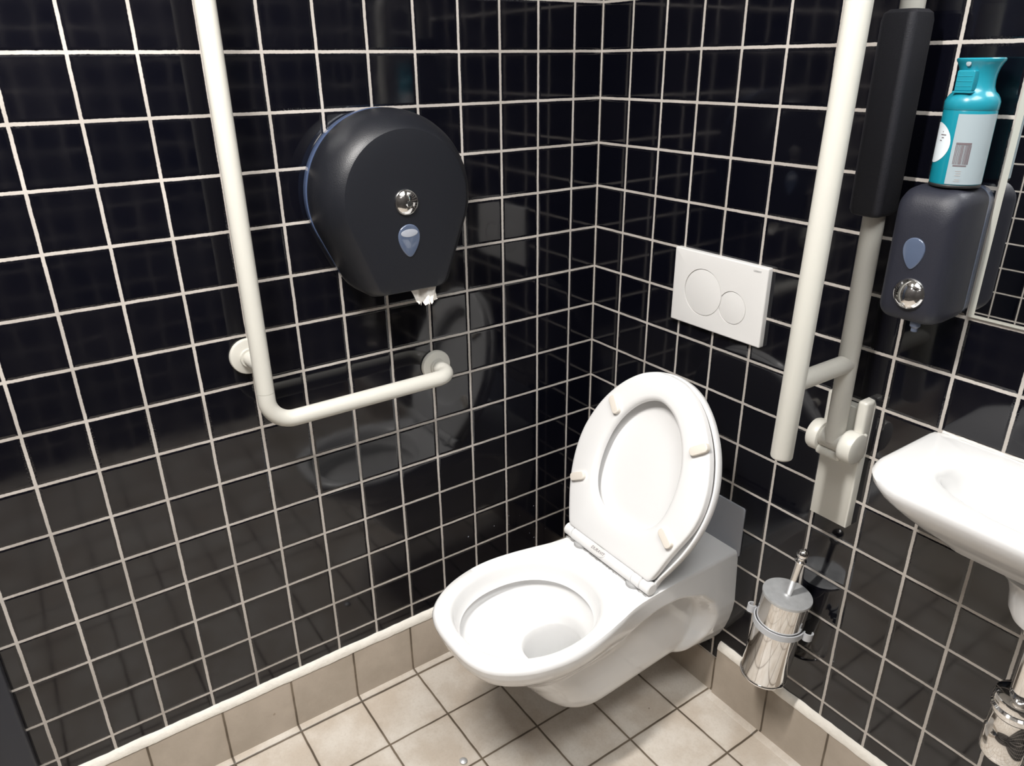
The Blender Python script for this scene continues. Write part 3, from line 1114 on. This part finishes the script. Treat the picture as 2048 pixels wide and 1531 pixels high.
def basin_outline(x0, x1, yf, rf, rb):
    q = rrect(x0, x1, yf, -.0004, [rb, rb, rf, rf], 14)
    # the front edge bows outwards a little
    c = (x0 + x1) / 2
    q = [(a, b - .024 * max(0, 1 - ((a - c) / ((x1 - x0) / 2)) ** 2) * sm(-b, .06, .16)) for a, b in q]
    return polar(q, ((x0 + x1) / 2, yf * .5), NB)


def ring_z(q, z):
    return [(a, b, z) for a, b in q]


rings = []
CXB = (BX0 + BX1) / 2
full = basin_outline(BX0 + .12, BX1 - .12, -.150, .05, .03)


def round_ring(rx, ry, cy, z):
    out = []
    for a, b in full:
        t = math.atan2((b + .075) / .075, (a - CXB) / .155)
        out.append((CXB + rx * math.cos(t), cy + ry * math.sin(t), z))
    return out


rings += [round_ring(.040, .040, -.118, .728), round_ring(.048, .048, -.118, .730), round_ring(.056, .056, -.114, .742), round_ring(.062, .060, -.108, .765),
          round_ring(.074, .068, -.098, .782), round_ring(.098, .078, -.092, .7925)]
for z, ins, yf in ((.799, .165, -.128), (.802, .136, -.143), (.807, .110, -.159), (.815, .087, -.174),
                   (.825, .065, -.180), (.837, .045, -.194), (.851, .027, -.207), (.866, .012, -.219), (.880, .003, -.2258),
                   (.889, .001, -.2270), (.8945, .0040, -.224), (.898, .009, -.2185), (.899, .017, -.2105)):
    rings.append(ring_z(basin_outline(BX0 + ins, BX1 - ins, yf, .072 if ins < .05 else .07, min(.006 + ins * .3, .035)), z))
oc = [(a, b) for a, b, _ in rings[-1]]


def super_ell(cx, cy, rx, ry, e, z):
    ctr = ((BX0 + BX1) / 2, rings_c)
    out = []
    for a, b in oc:
        t = math.atan2((b - rings_c) / ry, (a - ctr[0]) / rx)
        r = (abs(math.cos(t)) ** e + abs(math.sin(t)) ** e) ** (-1 / e)
        out.append((cx + rx * r * math.cos(t), cy + ry * r * math.sin(t), z))
    return out


rings_c = -.1035
for z, rx, ry, cy in ((.899, .194, .0900, -.118), (.8970, .188, .0855, -.118), (.891, .182, .0815, -.118), (.880, .175, .077, -.119), (.864, .166, .072, -.120),
                      (.850, .147, .065, -.120), (.834, .125, .056, -.120), (.824, .095, .045, -.120), (.819, .055, .032, -.120), (.817, .024, .024, -.120)):
    rings.append(super_ell(CXB, cy, rx, ry, 2.5, z))
build('basin', [loft(rings)], 'basin', bs, angle=50)
build('drain', [lathe([(.022, 0), (.022, .0015), (.018, .002), (.016, .001)], (CXB, -.120, .8172), (0, 0, 1), 32)], 'chrome', bs)
random.seed(2)
pts = [(BX0 + .02 + i * .008, -.0015, .8995 + random.uniform(-.0006, .0008)) for i in range(64)]
build('sealant', [tube(pts, [.0022 + random.uniform(0, .0014) for _ in pts], 8)], 'silicone', bs)

# chrome bottle trap below the basin
BTX = 1.152
tr_ = thing('bottle_trap', 'chrome bottle trap and drain pipe under the hand basin', 'trap', (BTX, -.118, .47))
build('drain_pipe', [lathe([(.0175, .590), (.0175, .729)], (BTX, -.118, 0), (0, 0, 1), 36)], 'chrome', tr_)
build('upper_nut', [lathe([(.019, .702), (.027, .704), (.029, .709), (.029, .7285)], (BTX, -.118, 0), (0, 0, 1), 36)], 'chrome', tr_)
build('collar', [lathe([(.020, .553), (.033, .555), (.0355, .560), (.0355, .566), (.031, .570), (.0355, .574), (.0362, .580), (.034, .587), (.026, .591), (.0178, .592)],
                       (BTX, -.118, 0), (0, 0, 1), 44)], 'chrome', tr_)
build('bottle', [lathe([(.0, .4660), (.024, .4665), (.031, .470), (.034, .476), (.0345, .484), (.0345, .520), (.0325, .523), (.0318, .553)], (BTX, -.118, 0), (0, 0, 1), 44)],
      'chrome', tr_)
path = fillet([(BTX + .026, -.118, .548), (BTX + .075, -.118, .548), (BTX + .075, -.002, .548)], [.035], 12)
build('waste_arm', [tube(path, .016, 26), lathe([(.016, 0), (.024, .001), (.025, .012), (.020, .014)], (BTX + .030, -.118, .548), (1, 0, 0), 30)], 'chrome', tr_)
build('wall_flange', [lathe([(.034, .0003), (.033, .003), (.026, .007), (.017, .010)], (BTX + .075, 0, .548), (0, -1, 0), 36)], 'chrome', tr_)

# ------------------------------------------------------------------ toilet brush set on the wall
bh = thing('toilet_brush_holder', 'chrome cylindrical toilet brush holder clipped to the back wall, slightly askew', 'brush holder', (.70, -.07, .235))
A0 = Vector((.6938, -.0748, .2400))
A1 = Vector((.7115, -.0600, .4600))
ax = (A1 - A0).normalized()
H = (A1 - A0).length
HR = .0490
build('canister', [lathe([(.044, 0), (HR - .002, .0008), (HR, .004), (HR, H - .006), (HR - .002, H - .006), (HR - .002, .008), (.001, .008)], A0, ax, 64)], 'chrome', bh)
build('base_band', [lathe([(HR + .0002, .0005), (HR + .0012, .0015), (HR + .0012, .0045), (HR + .0002, .006)], A0, ax, 64)], 'chrome', bh)
# bracket: ring round the canister with two curled ears on a wall clip
u, v, _ = frame(ax)
rc = A0 + ax * (H * .66)
rings_ = []
aw = math.atan2(v.dot(Vector((0, 1, 0))), u.dot(Vector((0, 1, 0))))
arcp = []
left_first = (u * math.cos(aw + math.pi / 2) + v * math.sin(aw + math.pi / 2)).x < 0
A_LO, A_HI = (104, 288) if left_first else (72, 256)
for k in range(61):
    a = aw + math.radians(A_LO) + math.radians(A_HI - A_LO) * k / 60
    dd = u * math.cos(a) + v * math.sin(a)
    arcp.append(rc + dd * (HR + .0028))


def strap(pts, wd, th, up):
    rs = []
    for i, p in enumerate(pts):
        tdir = (pts[min(i + 1, len(pts) - 1)] - pts[max(i - 1, 0)]).normalized()
        nn = tdir.cross(up).normalized()
        rs.append([tuple(p + up * (sx * wd / 2) + nn * (sy * th / 2)) for sx, sy in ((-1, -1), (1, -1), (1, 1), (-1, 1))])
    return loft(rs)


def curl(p, d_out, d_side, r=.008):
    out = []
    c = p + d_out * r
    for k in range(15):
        a = math.radians(250) * k / 14
        out.append(c - d_out * (r * math.cos(a)) + d_side * (r * math.sin(a)))
    return out


e0 = (arcp[0] - rc).normalized()
e1 = (arcp[-1] - rc).normalized()
fw_ = (Vector((0, -1, 0)) - ax * Vector((0, -1, 0)).dot(ax)).normalized()
clip_l = curl(arcp[0] + e0 * .0015, e0, fw_)
clip_r = curl(arcp[-1] + e1 * .0015, e1, fw_)
wallp = rc.copy()
clip = build('wall_clip', [strap(arcp, .014, .0028, ax), strap(clip_l, .018, .0025, ax), strap(clip_r, .018, .0025, ax),
                           rbox(rc.x - .022, rc.x + .022, -.026, -.0004, rc.z - .020, rc.z + .024, .004)], 'bracket', bh, angle=45)
clip['label'] = 'pale grey plastic clip ring'
tb = thing('toilet_brush', 'toilet brush standing in the wall holder, dull lid and chrome knob handle', 'toilet brush', (.712, -.06, .46))
build('lid', [lathe([(.030, -.010), (HR - .004, -.006), (HR + .0012, -.005), (HR + .0018, -.001), (HR + .0012, .0012), (HR - .001, .0015), (.030, .0005), (.009, .0000), (.007, .003)],
                    A0 + ax * H, ax, 60)], 'chrome_dull', tb, angle=40)
hb = A0 + ax * H + Vector((.002, .0, 0))
hd = (Vector((.7290, -.0590, .5700)) - hb)
hl = hd.length
hd.normalize()
build('handle', [lathe([(.0050, -.16), (.0050, .0), (.0062, .002), (.0068, hl * .3), (.0080, hl - .026), (.0085, hl - .020)], hb, hd, 28)], 'chrome', tb)
build('knob', [lathe([(.0085, hl - .021), (.0115, hl - .019), (.0118, hl - .016), (.0085, hl - .014), (.0080, hl - .012)] +
                     [(.0118 * math.cos(a), hl + .0005 + .0118 * math.sin(a)) for a in [math.radians(-50 + 140 * k / 12) for k in range(13)]], hb, hd, 32)], 'chrome', tb)
geo = []
random.seed(6)
for k in range(90):
    a = random.uniform(0, 2 * math.pi)
    h = -.15 + random.uniform(-.035, .035)
    d_ = (u * math.cos(a) + v * math.sin(a))
    geo.append(tube([hb + hd * h, hb + hd * h + d_ * .034], .0012, 5))
build('bristles', geo, 'dark', tb)['kind'] = 'stuff'

# small bit of debris on the floor
o = build('debris_scrap', [lathe([(.003, 0), (.009, .001), (.0095, .004), (.006, .007), (.001, .008)], (.332, -.636, .0), (0, .1, 1), 12)], 'chrome_dull', loc=(.332, -.636, 0))
o['label'] = 'tiny grey scrap lying on the floor tiles in front of the toilet'
o['category'] = 'scrap'
